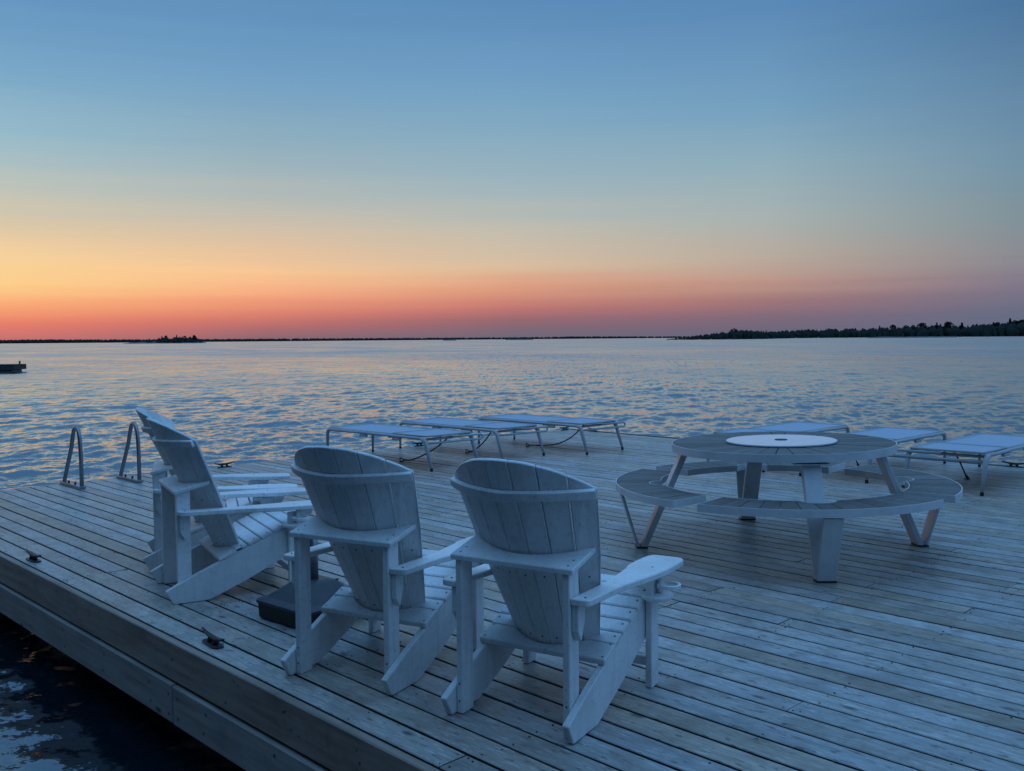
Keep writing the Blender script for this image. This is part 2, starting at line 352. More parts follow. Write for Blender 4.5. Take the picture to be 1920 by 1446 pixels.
# ------------------------------------------------------------------ water: one sheet to the horizon, real waves
WZ = -0.62
def build_water():
    th = np.concatenate([np.linspace(-34, 34, 620), np.linspace(34, 326, 150)[1:-1]])
    r = [0.6]
    while r[-1] < 9000:
        q = r[-1]; r.append(q+max(.03, min(q*q/1888*.36, q*.08)))
    r = np.array(r); a = np.radians(th)+YAW
    RR, AA = np.meshgrid(r, a, indexing='ij'); X = RR*np.cos(AA); Y = RR*np.sin(AA)
    dr = np.gradient(r)[:, None]; dth = np.gradient(th)[None, :]
    sp = np.maximum(dr*np.ones_like(dth), RR*np.radians(np.abs(dth))*.8)
    Z = np.zeros_like(X); g = np.random.default_rng(3)
    wind = YAW+R(180+25)
    for i in range(64):
        lam = .17*(7/.17)**(i/63); k = 2*math.pi/lam
        ang = wind+g.normal(0, .7); ph = g.uniform(0, 6.28)
        slope = .052 if lam < .6 else .052*(.6/lam)**.8
        amp = slope/k*g.uniform(.7, 1.3)
        att = np.clip((lam/sp-1.6)/1.4, 0, 1)
        # drifting wave groups keep the crests from lining up
        env = .65+.5*np.sin(X*g.normal(0, .05+.12/lam)+Y*g.normal(0, .05+.12/lam)+g.uniform(0, 6))
        q = k*(X*math.cos(ang)+Y*math.sin(ang))+ph
        Z += att*env*amp*(np.sin(q)+.22*np.cos(2*q))
    Z *= .28+.72*np.clip((X-1.6)/1.8, 0, 1)      # sheltered between the dock and the home shore
    V = np.stack([X, Y, Z+WZ], -1).reshape(-1, 3); n, m = X.shape
    i, j = np.meshgrid(np.arange(n-1), np.arange(m), indexing='ij'); j2 = (j+1) % m
    F = np.stack([i*m+j, (i+1)*m+j, (i+1)*m+j2, i*m+j2], -1).reshape(-1, 4)
    V = np.vstack([V, [[0, 0, WZ]]]); c = len(V)-1
    o = mesh_np('water', V, F, 'water')
    tag(o, 'wide rippled lake reflecting the sunset, out to the horizon', kind='structure')
    return o
build_water()

# ------------------------------------------------------------------ the dock
X0, X1, Y1, Y0 = 2.015, 11.53, 10.42, -2.6
dock = empty('wooden_dock'); tag(dock, 'broad dock of weathered grey planks above the water', kind='structure')
PITCH_W, PW, PT = .1435, .1290, .036
def plank_mesh(w, L, t, name, warp=0.0):   # faces 0, 1 are the ends, the rest run round the section
    # chamfered board, origin at its middle, top at z = 0, length along Y
    c = .003; prof = [(-w/2, -t), (w/2, -t), (w/2, -c), (w/2-c, 0), (-w/2+c, 0), (-w/2, -c)]
    b = MB(); V = []; n = len(prof)
    for yy, zz in ((-L/2, 0), (0, warp), (L/2, 0)): V += [(x, yy, z+zz) for x, z in prof]
    Fs = [tuple(range(n))[::-1], tuple(range(2*n, 3*n))]
    for k in (0, n): Fs += [(k+i, k+(i+1) % n, k+n+(i+1) % n, k+n+i) for i in range(n)]
    return b.add(V, Fs)
joints = []
xs = X0+.052
row = 0
while xs+PW <= X1-.035:
    xc = xs+PW/2
    y = Y1; first = True
    cuts = []
    yy = Y1-random.choice([1.22, 2.44, 3.05, 3.66, 4.27]) if row % 2 else Y1-random.choice([3.66, 4.27, 4.88])
    while yy > Y0+.8: cuts.append(yy); yy -= random.choice([3.66, 4.27, 4.88])
    ends = [Y1]+cuts+[Y0]
    for a, bq in zip(ends[:-1], ends[1:]):
        L = a-bq-.004
        o = plank_mesh(PW+random.uniform(-.0015, .001), L, PT, 'deck_plank', random.uniform(-.001, .0015)).build('deck_plank', 'plank', dock)
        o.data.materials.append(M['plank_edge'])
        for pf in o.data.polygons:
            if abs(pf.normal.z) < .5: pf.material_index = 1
        o.location = (xc+random.uniform(-.0012, .0012), (a+bq)/2, random.uniform(-.0016, .0012))
        o.rotation_euler = (0, random.uniform(-.006, .006), random.uniform(-.0004, .0004))
    joints.append((xc, cuts)); xs += PITCH_W; row += 1
NROWS = row
# screw heads: two on each plank at each joist
sb = MB()
for xc, cuts in joints:
    jy = [Y1-.05-.61*k for k in range(21)]
    for c in cuts: jy += [c+.022, c-.022]
    for yv in jy:
        for s in (-1, 1):
            if random.random() < .35: continue
            x = xc+s*.045+random.uniform(-.006, .006); q = yv+random.uniform(-.012, .012); r = random.uniform(.0028, .0046)
            sb.add([(x+r*math.cos(k*1.0472), q+r*math.sin(k*1.0472), .0026) for k in range(6)]+[(x+r*math.cos(k*1.0472), q+r*math.sin(k*1.0472), -.004) for k in range(6)],
                   [tuple(range(6))]+[(k, (k+1) % 6, 6+(k+1) % 6, 6+k) for k in range(6)])
tag(sb.build('screw_heads', 'screw', dock), kind='stuff')
def board(name, mat, x0, x1, y0, y1, z0, z1, parent=dock, bevel=.004):
    b = MB().box(x0, x1, y0, y1, z0, z1).build(name, mat, parent, bevel); return b
# rim boards: upper and lower fascia on the near side, single rims on the far sides
def fascia(cuts, x0, x1, z0, z1, mat):
    for a, bq in zip(cuts[:-1], cuts[1:]):
        o = MB().box(x0, x1, -(a-bq)/2+.005, (a-bq)/2-.005, z0, z1).build('fascia_board', mat, dock, .005)
        o.location = (random.uniform(-.002, .002), (a+bq)/2, random.uniform(-.003, .003))
fascia([10.40, 7.75, 1.9, Y0], X0, X0+.043, -.192, .001, 'fascia')
fascia([10.40, 8.2, 4.46, .1, Y0], X0-.016, X0+.030, -.402, -.207, 'fascia_grey')
bo = MB()
def fdot(x, y, z, r): bo.add([(x-.003, y+r*math.cos(k*.7854), z+r*math.sin(k*.7854)) for k in range(8)]+[(x+.006, y+r*math.cos(k*.7854), z+r*math.sin(k*.7854)) for k in range(8)], [tuple(range(8))]+[(k, (k+1) % 8, 8+(k+1) % 8, 8+k) for k in range(8)])
yv = 9.9
while yv > 1:
    fdot(X0-.016, yv+random.uniform(-.02, .02), -.255, .009); fdot(X0-.016, yv+random.uniform(-.02, .02), -.352, .009); yv -= random.choice([.61, .61, 1.22, .3])
for yv in (4.50, 4.40): fdot(X0-.016, yv, -.26, .009); fdot(X0-.016, yv, -.36, .009)
for k in range(44): fdot(X0, random.uniform(1.2, 10), random.uniform(-.17, -.03), random.uniform(.003, .007))
tag(bo.build('bolt_heads', 'screw', dock), kind='stuff')
for a, bq in ((2.02, 6.2), (6.2, 11.5)):
    o = MB().box(-(bq-a)/2+.002, (bq-a)/2-.002, -.02, .02, -.19, -.041).build('fascia_board', 'fascia_grey', dock, .004); o.location = ((a+bq)/2, Y1-.022, 0)
for a, bq in ((10.38, 5.0), (5.0, Y0)):
    o = MB().box(-.02, .02, -(a-bq)/2+.002, (a-bq)/2-.002, -.19, 0).build('fascia_board', 'fascia_grey', dock, .004); o.location = (X1-.012, (a+bq)/2, 0)
for k in range(21):
    yv = Y1-.07-.61*k
    if yv > Y0: board('joist', 'beam', X0+.06, X1-.05, yv-.02, yv+.02, -.24, -.042, bevel=0)
for xx in (2.55, 4.8, 7.1, 9.4, 11.2): board('bearer', 'beam', xx-.05, xx+.05, Y0, Y1-.08, -.42, -.245, bevel=0)
for k, yv in enumerate((9.3, 7.02, 4.86, 2.7, .6, -1.5)):
    for xx in ((2.3, 3.4), (6.2, 7.3), (10.2, 11.3)):
        b = MB().box(xx[0], xx[1], yv-.42, yv+.42, -.78, -.425).build('float_block', 'float', dock, .04, seg=2)

# ------------------------------------------------------------------ adirondack chair (x forward, y to the sitter's left, origin between the rear feet)
def back_x(s, z):
    xc = .095-.47*(z-.65); xo = .235-.40*(z-.65); return xc+(xo-xc)*abs(s)**2
def back_hw(z): return .19+(.285-.19)*(z-.2)/.45 if z < .65 else .285+(.325-.285)*(z-.65)/.28
def back_pt(s, z, off=0.0):
    y = s*back_hw(z); e = .02
    dx = (back_x(s+e, z)-back_x(s-e, z))/(2*e); dy = back_hw(z)
    n = Vector((dy, -dx, 0)).normalized(); n = Vector((n.x, n.y, .42)).normalized()   # towards the sitter
    return Vector((back_x(s, z), y, z))+n*off
def top_z(s): return 1.038-.115*abs(s)**2.3
def smooth_poly(pts, n=6):
    # closed Catmull-Rom through 2-D points; points flagged with a third value stay sharp
    out = []; k = len(pts)
    for i in range(k):
        p0, p1, p2, p3 = pts[i-1], pts[i], pts[(i+1) % k], pts[(i+2) % k]
        if len(p1) > 2 and len(p2) > 2: out.append(p1[:2]); continue
        a0 = p1 if len(p1) > 2 else p0; a3 = p2 if len(p2) > 2 else p3
        for j in range(n):
            t = j/n
            out.append(tuple(.5*((2*p1[d])+(-a0[d]+p2[d])*t+(2*a0[d]-5*p1[d]+4*p2[d]-a3[d])*t*t+(-a0[d]+3*p1[d]-3*p2[d]+a3[d])*t**3) for d in (0, 1)))
    return out
def make_chair():
    root = empty('adirondack_chair')
    B = .0035
    for s in (1, -1):
        y0 = s*.256
        prof = [(-.05, .078), (-.008, .0), (.19, .0), (.40, .085), (.735, .245), (.735, .392), (.66, .380), (.35, .256), (.10, .150)]
        MB().prism([(x, y0, z) for x, z in prof], (0, s*.030, 0)).build('seat_rail', 'paint', root, B)
        MB().prism([(.022, s*.224, 0), (.100, s*.224, 0), (.100, s*.224, .637), (.022, s*.224, .619)], (0, s*.030, 0)).build('rear_leg', 'paint', root, B)
        MB().box(.648, .724, min(s*.288, s*.318), max(s*.288, s*.318), 0, .468).build('front_leg', 'paint', root, B)
        # arm: narrow behind, flaring to a wide paddle in front
        arm = [(.025, .257, 1), (.12, .255, 1), (.30, .250), (.42, .240), (.55, .222), (.64, .208, 1), (.66, .198), (.72, .190), (.86, .188), (.925, .198), (.945, .228), (.945, .318), (.93, .348), (.88, .364), (.72, .372), (.58, .368), (.45, .352), (.33, .336), (.20, .332), (.08, .332), (.03, .320)]
        arm = smooth_poly(arm, 3)
        zz = lambda x: .505-.028*(x/.945)
        MB().prism([(x, s*y, zz(x)) for x, y in arm], (0, 0, .026)).build('arm', 'paint', root, .004)
        MB().prism([(.036, s*.256, .503), (.092, s*.256, .503), (.092, s*.256, .44), (.064, s*.256, .36), (.036, s*.256, .40)], (0, s*.028, 0)).build('arm_bracket', 'paint', root, B)
        MB().prism([(.724, s*.289, .478), (.80, s*.289, .478), (.79, s*.289, .44), (.724, s*.289, .37)], (0, s*.028, 0)).build('arm_bracket', 'paint', root, B)
        # drink shelf on the front leg: round-ended plate below, ring above
        outline = [(.686+.082*math.cos(a), .328+.066*math.sin(a)) for a in np.linspace(0, 2*math.pi, 18, endpoint=False)]
        MB().prism([(x, s*y, .383) for x, y in outline], (0, 0, .018)).build('cup_shelf', 'paint', root, .004)
        ring = MB(); n = 18
        for a in range(n):
            for rr in (.040, .052):
                for z in (.430, .444): ring.v.append((.705+rr*math.cos(2*math.pi*a/n), s*(.372+rr*math.sin(2*math.pi*a/n)), z))
        for a in range(n):
            p = a*4; q = ((a+1) % n)*4
            ring.f += [(p, q, q+1, p+1), (p+2, p+3, q+3, q+2), (p+1, q+1, q+3, p+3), (p, p+2, q+2, q)]
        ring.build('cup_ring', 'paint', root)
        MB().tube([(.70, s*.335, .40), (.70, s*.335, .478)], .013, 10).build('cup_post', 'paint', root, smooth=True)
    # seat slats
    for k in range(6):
        xa = .345+.075*k; xb = xa+.067
        sl = lambda x: (.256+(x-.35)*.40 if x < .66 else .380+(x-.66)*.2)
        za, zb = sl(xa)+.002, sl(xb)+.002
        d = Vector((xb-xa, 0, zb-za)).normalized(); n = Vector((-d.z, 0, d.x))*.022
        MB().hexa([(xa, -.290, za), (xb, -.290, zb), (xb, .290, zb), (xa, .290, za)],
                  [Vector(p)+n for p in ((xa, -.290, za), (xb, -.290, zb), (xb, .290, zb), (xa, .290, za))]).build('seat_slat', 'paint', root, .005)
    # back: seven tapering staves round a curve
    SE = [-1, -.735, -.445, -.15, .15, .445, .735, 1]
    for k in range(7):
        a = SE[k]+.0055; b = SE[k+1]-.0055
        outl = [(a, .205), (b, .205), (b, .65), (b, top_z(b))]+[(a+(b-a)*t, top_z(a+(b-a)*t)+.0015*math.sin(math.pi*t)) for t in (.8, .5, .2)]+[(a, top_z(a)), (a, .65)]
        P = [back_pt(s, z, 0) for s, z in outl]
        m = (a+b)/2; e = .02; nrm = (back_pt(m, .65, 1)-back_pt(m, .65, 0))
        MB().prism(P, nrm*.019).build('back_slat', 'paint', root, .003)
    # curved horizontal braces
    def brace(name, zt, th, xr, hw, xf, clear, tilt=0):
        n = 14; pts = [(xr, -hw), (xf, -hw)]
        f = lambda x: zt+tilt*(x-xr)
        for i in range(n+1):
            q = -1+2*i/n; x = xr+.1
            for _ in range(12): x = .5*x+.5*(back_x(q, f(x))-clear)
            pts.append((x, q*min(back_hw(f(x)), hw-.004)))
        pts += [(xf, hw), (xr, hw)]
        MB().prism([(x, y, f(x)-th) for x, y in pts], (0, 0, th)).build(name, 'paint', root, B)
    brace('back_brace', .640, .022, .012, .272, .205, .004, tilt=.24)
    brace('lower_brace', .238, .022, .245, .290, .385, .004, tilt=.38)
    # upper batten: a bent strip round the outside of the staves
    n = 22; bt = MB(); zc = .905
    for i in range(n+1):
        s = -.97+1.94*i/n; z = zc+.012*abs(s)
        p = back_pt(s, z, -.002); q = back_pt(s, z, -.024)
        hv = Vector((-.42, 0, 1)).normalized()*.019
        for w in (p-hv, p+hv, q+hv, q-hv): bt.v.append(tuple(w))
    for i in range(n):
        k = i*4
        for j in range(4): bt.f.append((k+j, k+(j+1) % 4, k+4+(j+1) % 4, k+4+j))
    bt.f += [(3, 2, 1, 0), (n*4, n*4+1, n*4+2, n*4+3)]
    bt.build('back_batten', 'paint', root, .003)
    MB().box(.672, .700, -.288, .288, .085, .125).build('stretcher', 'paint', root, B)
    MB().box(.736, .758, -.284, .284, .275, .355).build('front_apron', 'paint', root, B)
    sc = MB()
    def dot(p, nrm, r=.0042):
        nrm = Vector(nrm).normalized(); u = nrm.orthogonal().normalized(); w = nrm.cross(u); p = Vector(p)
        ring = [p+nrm*.0012+(u*math.cos(t*1.0472)+w*math.sin(t*1.0472))*r for t in range(6)]
        base = [q-nrm*.004 for q in ring]
        sc.add(ring+base, [tuple(range(6))]+[(t, (t+1) % 6, 6+(t+1) % 6, 6+t) for t in range(6)])
    for s in (-1, 1):
        for x in (.04, .085): dot((x, s*.240, .640+.24*(x-.012)), (-.23, 0, .97))
        for x in (.262, .335): dot((x, s*.272, .238+.38*(x-.245)), (-.37, 0, .93))
        for k in range(6):
            x = .378+.075*k; zb = (.256+(x-.35)*.40 if x < .66 else .380+(x-.66)*.2)
            dot((x, s*.272, zb+.0265), (-.37, 0, .93))
        dot((.062, s*.300, .531), (0, 0, 1)); dot((.69, s*.303, .511), (0, 0, 1))
        for z in (.05, .12): dot((.022, s*.240, z), (-1, 0, 0))
        for k in range(7):
            m = (SE[k]+SE[k+1])/2
            if s > 0: 
                for z in (.28, .56): 
                    p = back_pt(m, z, 0); q = back_pt(m, z, -1); dot(p, q-p, .0035)
    tag(sc.build('screw_heads', 'screw', root), kind='stuff')
    return root
chair = make_chair()
CH = [((2.4625, 2.552), 14.5, 'white adirondack chair nearest the camera, seen from behind, right of its twin'),
      ((2.2665, 3.397), 18, 'white adirondack chair in the middle, seen from behind, in front of the umbrella base'),
      ((2.401, 5.403), -15, 'white adirondack chair seen from its side, its seat and near arm in full view'),
      ((2.704, 6.275), -26, 'white adirondack chair half hidden behind the side-on chair, nearest the swim ladder')]
for i, (p, a, lab) in enumerate(CH):
    o = chair if i == 0 else copy_tree(chair)
    dy = (.002, -.004, .018, .018)[i]; o.location = (p[0]+dy*math.sin(R(a)), p[1]-dy*math.cos(R(a)), .0015); o.rotation_euler = (0, 0, R(a))
    tag(o, lab, 'chair', 'adirondack chairs in a half circle')

# ------------------------------------------------------------------ round picnic table with four curved benches
TX, TY = 6.015, 3.425
table = empty('picnic_table', (TX, TY, 0))
tag(table, 'round white steel picnic table with grey wood slats and four curved benches', 'table')
def ring_wall(r0, r1, z0, z1, a0, a1, n, closed=False):
    b = MB(); m = n if closed else n+1
    for i in range(m):
        a = a0+(a1-a0)*i/n
        for r, z in ((r0, z0), (r1, z0), (r1, z1), (r0, z1)): b.v.append((r*math.cos(a), r*math.sin(a), z))
    for i in range(n):
        p = i*4; q = ((i+1) % m)*4
        for j in range(4): b.f.append((p+j, p+(j+1) % 4, q+(j+1) % 4, q+j))
    if not closed: b.f += [(3, 2, 1, 0), ((m-1)*4, (m-1)*4+1, (m-1)*4+2, (m-1)*4+3)]
    return b
def wedge(r0, r1, z0, z1, a0, a1, g):
    n = 3; P = []
    def at(r, f):
        d = g/2/r; return (r*math.cos(a0+d+(a1-a0-2*d)*f), r*math.sin(a0+d+(a1-a0-2*d)*f))
    for i in range(n+1): P.append(at(r1, i/n))
    for i in range(n+1): P.append(at(r0, 1-i/n))
    return MB().prism([(x, y, z0) for x, y in P], (0, 0, z1-z0))
ZT = .742
ring_wall(.757, .764, ZT-.050, ZT+.002, 0, 2*math.pi, 96, True).build('table_rim', 'white_metal', table, smooth=False)
NS = 40
for k in range(NS):
    wedge(.345, .753, ZT-.024, ZT, 2*math.pi*k/NS, 2*math.pi*(k+1)/NS, .005).build('table_slat', 'table_slat', table, .002).location.z = random.uniform(-.0012, .0012)
ring_wall(.69, .74, ZT-.05, ZT-.026, 0, 2*math.pi, 64, True).build('under_ring', 'white_metal', table)
ring_wall(.10, .34, ZT-.05, ZT-.026, 0, 2*math.pi, 48, True).build('under_ring', 'white_metal', table)
tt = ring_wall(.035, .378, ZT+.004, ZT+.016, 0, 2*math.pi, 96, True).build('turntable', 'disc', table, .003)
MB().cyl((0, 0, ZT+.006), .044, .014, 24).build('umbrella_cap', 'rubber', tt)
ZS = .465
for k in range(4):
    d = math.pi/4+math.pi/2*k; ca, sa = math.cos(d), math.sin(d)
    def P(r, t, z): return (r*ca-t*sa, r*sa+t*ca, z)
    w = .060
    # slanting leg, thin brace from the bench edge to the foot
    MB().hexa([P(.955, -w, 0), P(1.0, -w, 0), P(1.0, w, 0), P(.955, w, 0)], [P(.652, -w, ZT-.040), P(.698, -w, ZT-.040), P(.698, w, ZT-.040), P(.652, w, ZT-.040)]).build('leg', 'white_metal', table, .004)
    MB().hexa([P(1.003, -w+.003, .0), P(1.022, -w+.003, .0), P(1.022, w-.003, 0), P(1.003, w-.003, 0)], [P(1.128, -w, ZS-.05), P(1.150, -w, ZS-.05), P(1.150, w, ZS-.05), P(1.128, w, ZS-.05)]).build('leg_brace', 'white_metal', table, .003)
    MB().box(-.09, .09, -.11, .11, ZT-.066, ZT-.057).build('leg_plate', 'white_metal', table, .001).matrix_basis = Matrix.Translation((.66*ca, .66*sa, 0)) @ Matrix.Rotation(d, 4, 'Z')
    A = R(40.5); r0, r1 = .838, 1.165
    # bench frame: band round the outline with a notch for the leg
    out = [(r1*math.cos(a), r1*math.sin(a)) for a in np.linspace(-A, A, 30)]
    inn = []
    for a in np.linspace(A, -A, 41):
        r = r0; t = r0*a
        if abs(t) < .105: r = r0+math.sqrt(max(0, .105**2-t*t))*.85
        inn.append((r*math.cos(a), r*math.sin(a)))
    loop = out+inn; n = len(loop); fr = MB()
    cen = (1.0, 0)
    for i in range(n):
        p0, p1, p2 = Vector(loop[i-1]), Vector(loop[i]), Vector(loop[(i+1) % n])
        t = ((p2-p1).normalized()+(p1-p0).normalized()); t = t.normalized() if t.length > 1e-6 else Vector((1, 0))
        nrm = Vector((-t.y, t.x))*.007
        for q, z in ((p1, ZS-.046), (p1+nrm, ZS-.046), (p1+nrm, ZS+.002), (p1, ZS+.002)):
            fr.v.append((q.x*ca-q.y*sa, q.x*sa+q.y*ca, z))
    for i in range(n):
        p = i*4; q = ((i+1) % n)*4
        for j in range(4): fr.f.append((p+j, p+(j+1) % 4, q+(j+1) % 4, q+j))
    bench = fr.build('bench', 'white_metal', table)
    nb = 13
    for i in range(nb):
        a0 = -A+.008+(2*A-.016)*i/nb; a1 = -A+.008+(2*A-.016)*(i+1)/nb; am = (a0+a1)/2; g = .004
        def ri(a):
            t = r0*a; return r0+.010+(math.sqrt(max(0, .105**2-t*t))*.85 if abs(t) < .105 else 0)
        pts = [(r1-.010, a0+g/2.2+(a1-a0-g/1.1)*f) for f in (0, .5, 1)]+[(ri(a0+g/1.6+(a1-a0-g/.8)*f), a0+g/1.6+(a1-a0-g/.8)*f) for f in (1, .75, .5, .25, 0)]
        MB().prism([(r*math.cos(a+d), r*math.sin(a+d), ZS-.024) for r, a in pts], (0, 0, .023)).build('bench_slat', 'table_slat', bench, .002).location.z = random.uniform(-.001, .001)
    MB().box(.87, 1.12, -.03, .03, ZS-.05, ZS-.027).build('bench_support', 'white_metal', bench).matrix_basis = Matrix.Rotation(d, 4, 'Z')
    MB().box(.95, 1.028, -w, w, 0, .012).build('foot_plate', 'rubber', table).matrix_basis = Matrix.Rotation(d, 4, 'Z')

# the table stands a touch out of level
va = math.atan2(TY, TX); ax = Vector((math.cos(va), math.sin(va), 0))
for ch in table.children:
    k = ch.name.split('.')[0]
    if k in ('table_rim', 'table_slat', 'under_ring', 'turntable', 'bench'):
        tl = R(-1.1) if k != 'bench' else R(-.7); zz = ZT if k != 'bench' else ZS
        ch.matrix_basis = Matrix.Translation((0, 0, zz)) @ Matrix.Rotation(tl, 4, ax) @ Matrix.Translation((0, 0, -zz)) @ ch.matrix_basis

# ------------------------------------------------------------------ flat sun loungers (length along local Y, foot end with the splayed legs at y = 0)
def make_lounger(side):
    root = empty('sun_lounger'); ZL = .355; W = .36; L = 2.0
    for s in (-1, 1):
        MB().tube([(s*W, .14, ZL), (s*W, .6, ZL+.004), (s*W, 1.3, ZL+.004), (s*W, L-.03, ZL)], .021, 8, sq=.85).build('side_rail', 'lounger_metal', root, smooth=True)
        lg = MB().tube([(s*W, .17, ZL), (s*W, .125, ZL-.006), (s*W, .095, ZL-.04), (s*(W+.004), .0, .03)], [.022, .028, .026, .015], 8).build('leg', 'lounger_metal', root, smooth=True)
        MB().cyl((s*(W+.004), -.003, 0), .017, .032, 10).build('foot_cap', 'rubber', lg)
        lg = MB().tube([(s*W, L-.05, ZL), (s*W, L-.012, ZL-.02), (s*W, L, ZL-.06), (s*W, L+.005, .02)], [.022, .024, .020, .014], 8).build('leg', 'lounger_metal', root, smooth=True)
        MB().cyl((s*W, L+.005, 0), .016, .022, 10).build('foot_cap', 'rubber', lg)
        for y in (.62, 1.25): MB().box(s*W-.018, s*W+.018, y-.07, y+.07, ZL-.045, ZL-.016).build('rail_bracket', 'lounger_metal', root, .008)
    for y in (.16, .75, L-.04): MB().tube([(-W, y, ZL-.012), (W, y, ZL-.012)], .015, 8).build('crossbar', 'lounger_metal', root, smooth=True)
    # carrying loop sticking out at the foot end
    e = side*(W+.14)
    MB().tube([(-side*W, .12, ZL-.055), (0, .10, ZL-.055), (e-side*.03, .06, ZL-.055), (e, .06, ZL-.045), (e, .06, ZL-.012), (e-side*.03, .06, ZL), (side*.05, .10, ZL)], .013, 8).build('carrying_loop', 'lounger_metal', root, smooth=True)
    def sling(name, y0, y1, lift):
        b = MB(); nx, ny = 10, 14
        for i in range(ny+1):
            for j in range(nx+1):
                u = j/nx*2-1; v = i/ny
                b.v.append((u*(W-.022), y0+(y1-y0)*v, ZL+lift+.016-.012*(1-u*u)*math.sin(math.pi*v)**.5))
        for i in range(ny):
            for j in range(nx):
                k = i*(nx+1)+j; b.f.append((k, k+1, k+nx+2, k+nx+1))
        o = b.build(name, 'sling', root, smooth=True)
        m = o.modifiers.new('thickness', 'SOLIDIFY'); m.thickness = .006; m.offset = -1
        for s in (-1, 1): MB().tube([(s*(W-.02), y0, ZL+lift+.014), (s*(W-.02), y1, ZL+lift+.014)], .011, 6).build('sling_hem', 'lounger_metal', o, smooth=True)
        for y in (y0, y1): MB().tube([(-(W-.02), y, ZL+lift+.013), ((W-.02), y, ZL+lift+.013)], .012, 6).build('sling_hem', 'lounger_metal', o, smooth=True)
    sling('sling', .72, L-.02, .006)
    sling('back_sling', .10, .70, .016)
    return root
la = make_lounger(1); lb = make_lounger(-1)
LG = [(la, (7.11, 8.21), 1.6, 'lounger by the far edge nearest the swim ladder'),
      (la, (8.27, 8.25), .5, 'middle one of the three loungers lined up left of the picnic table'),
      (la, (9.42, 7.90), 1.0, 'lounger at the far corner of the dock, furthest right of the left-hand three'),
      (lb, (9.18, 5.80), -90, 'lounger almost hidden behind the round table top, furthest of the right-hand three'),
      (lb, (9.18, 4.63), -90, 'lounger with its head end showing just right of the round table'),
      (lb, (9.16, 3.52), -90, 'lounger at the right edge of the picture, its splayed leg in view')]
used = set()
for src, p, a, lab in LG:
    o = src if src.name not in used else copy_tree(src)
    used.add(src.name)
    o.location = (p[0], p[1], .0015); o.rotation_euler = (0, 0, R(a)); tag(o, 'flat sling '+lab, 'lounger', 'flat sun loungers along the dock edge')

# ------------------------------------------------------------------ tether ropes from the loungers to rings in the deck
def tether(p0, p1, sag, lab):
    p0, p1 = Vector(p0), Vector(p1); o = empty('tether_rope', (p1.x, p1.y, 0))
    pts = []
    for i in range(15):
        t = i/14; q = p0.lerp(p1, t); h = max(.016, p0.z*(1-t)**sag)
        pts.append((q.x-p1.x+.05*math.sin(t*5)*t*(1-t), q.y-p1.y, h))
    MB().tube(pts, .008, 6).build('rope', 'rope', o, smooth=True)
    n = 14
    MB().tube([(-.03+.022*math.cos(a), .022*math.sin(a)*.8, .024+.02*math.sin(a)) for a in np.linspace(0, 2*math.pi, n)], .006, 6, cap=False).build('ring', 'cast_iron', o, smooth=True)
    MB().cyl((-.03, 0, 0), .03, .008, 14).build('ring_plate', 'cast_iron', o)
    tag(o, lab, 'rope', 'ropes tying the loungers down')
tether((7.35, 8.62, .30), (7.09, 9.15, .016), 1.6, 'black rope from the first lounger down to a ring beyond the chairs')
tether((8.4, 8.95, .30), (8.21, 9.2, .016), 1.5, 'black rope hanging below the middle lounger to a ring in the deck')
tether((9.75, 8.55, .30), (9.25, 9.12, .016), 3.2, 'long black rope lying curved on the planks under the corner lounger')
tether((10.05, 3.75, .30), (10.16, 3.64, .016), 1.0, 'taut black rope under the lounger at the right edge')
tether((10.05, 4.9, .30), (10.2, 4.82, .016), 1.0, 'taut black rope under the lounger right of the table')

# ------------------------------------------------------------------ mooring cleats
def make_cleat():
    root = empty('mooring_cleat')
    b = MB(); n = 13; path = []; rad = []
    for i in range(n):
        t = -1+2*i/(n-1); path.append((0, t*.145, .042+.022*abs(t)**2)); rad.append(.0150*(1-.5*abs(t)**1.5))
    b.tube(path, rad, 8).build('horn', 'cast_iron', root, smooth=True)
    for s in (-1, 1): MB().tube([(0, s*.036, .006), (0, s*.034, .044)], [.019, .014], 8).build('post', 'cast_iron', root, smooth=True)
    o = smooth_poly([(.028, -.085), (.034, 0), (.028, .085), (0, .1), (-.028, .085), (-.034, 0), (-.028, -.085), (0, -.1)], 3)
    MB().prism([(x, y, 0) for x, y in o], (0, 0, .010)).build('base', 'cast_iron', root, .002)
    return root
cl = make_cleat()
CL = [((2.125, 6.86), 2, 'black iron cleat on the near edge of the dock at the far left'),
      ((2.14, 4.30), -4, 'black iron cleat on the near edge, just left of the middle chair'),
      ((5.33, 10.31), 92, 'black iron cleat on the far edge beyond the side-on chairs'),
      ((8.27, 10.31), 90, 'black iron cleat on the far edge under the first lounger'),
      ((11.28, 10.30), 90, 'black iron cleat under the corner lounger, left of a second one'),
      ((11.42, 9.80), 0, 'black iron cleat right at the far corner of the dock'),
      ((11.42, 3.60), 0, 'black iron cleat at the right edge of the picture behind a lounger')]
for i, (p, a, lab) in enumerate(CL):
    o = cl if i == 0 else copy_tree(cl); o.location = (p[0], p[1], .002); o.rotation_euler = (0, 0, R(a)); o.scale = (.88, .88, .82); tag(o, lab, 'cleat', 'iron mooring cleats on the dock edge')

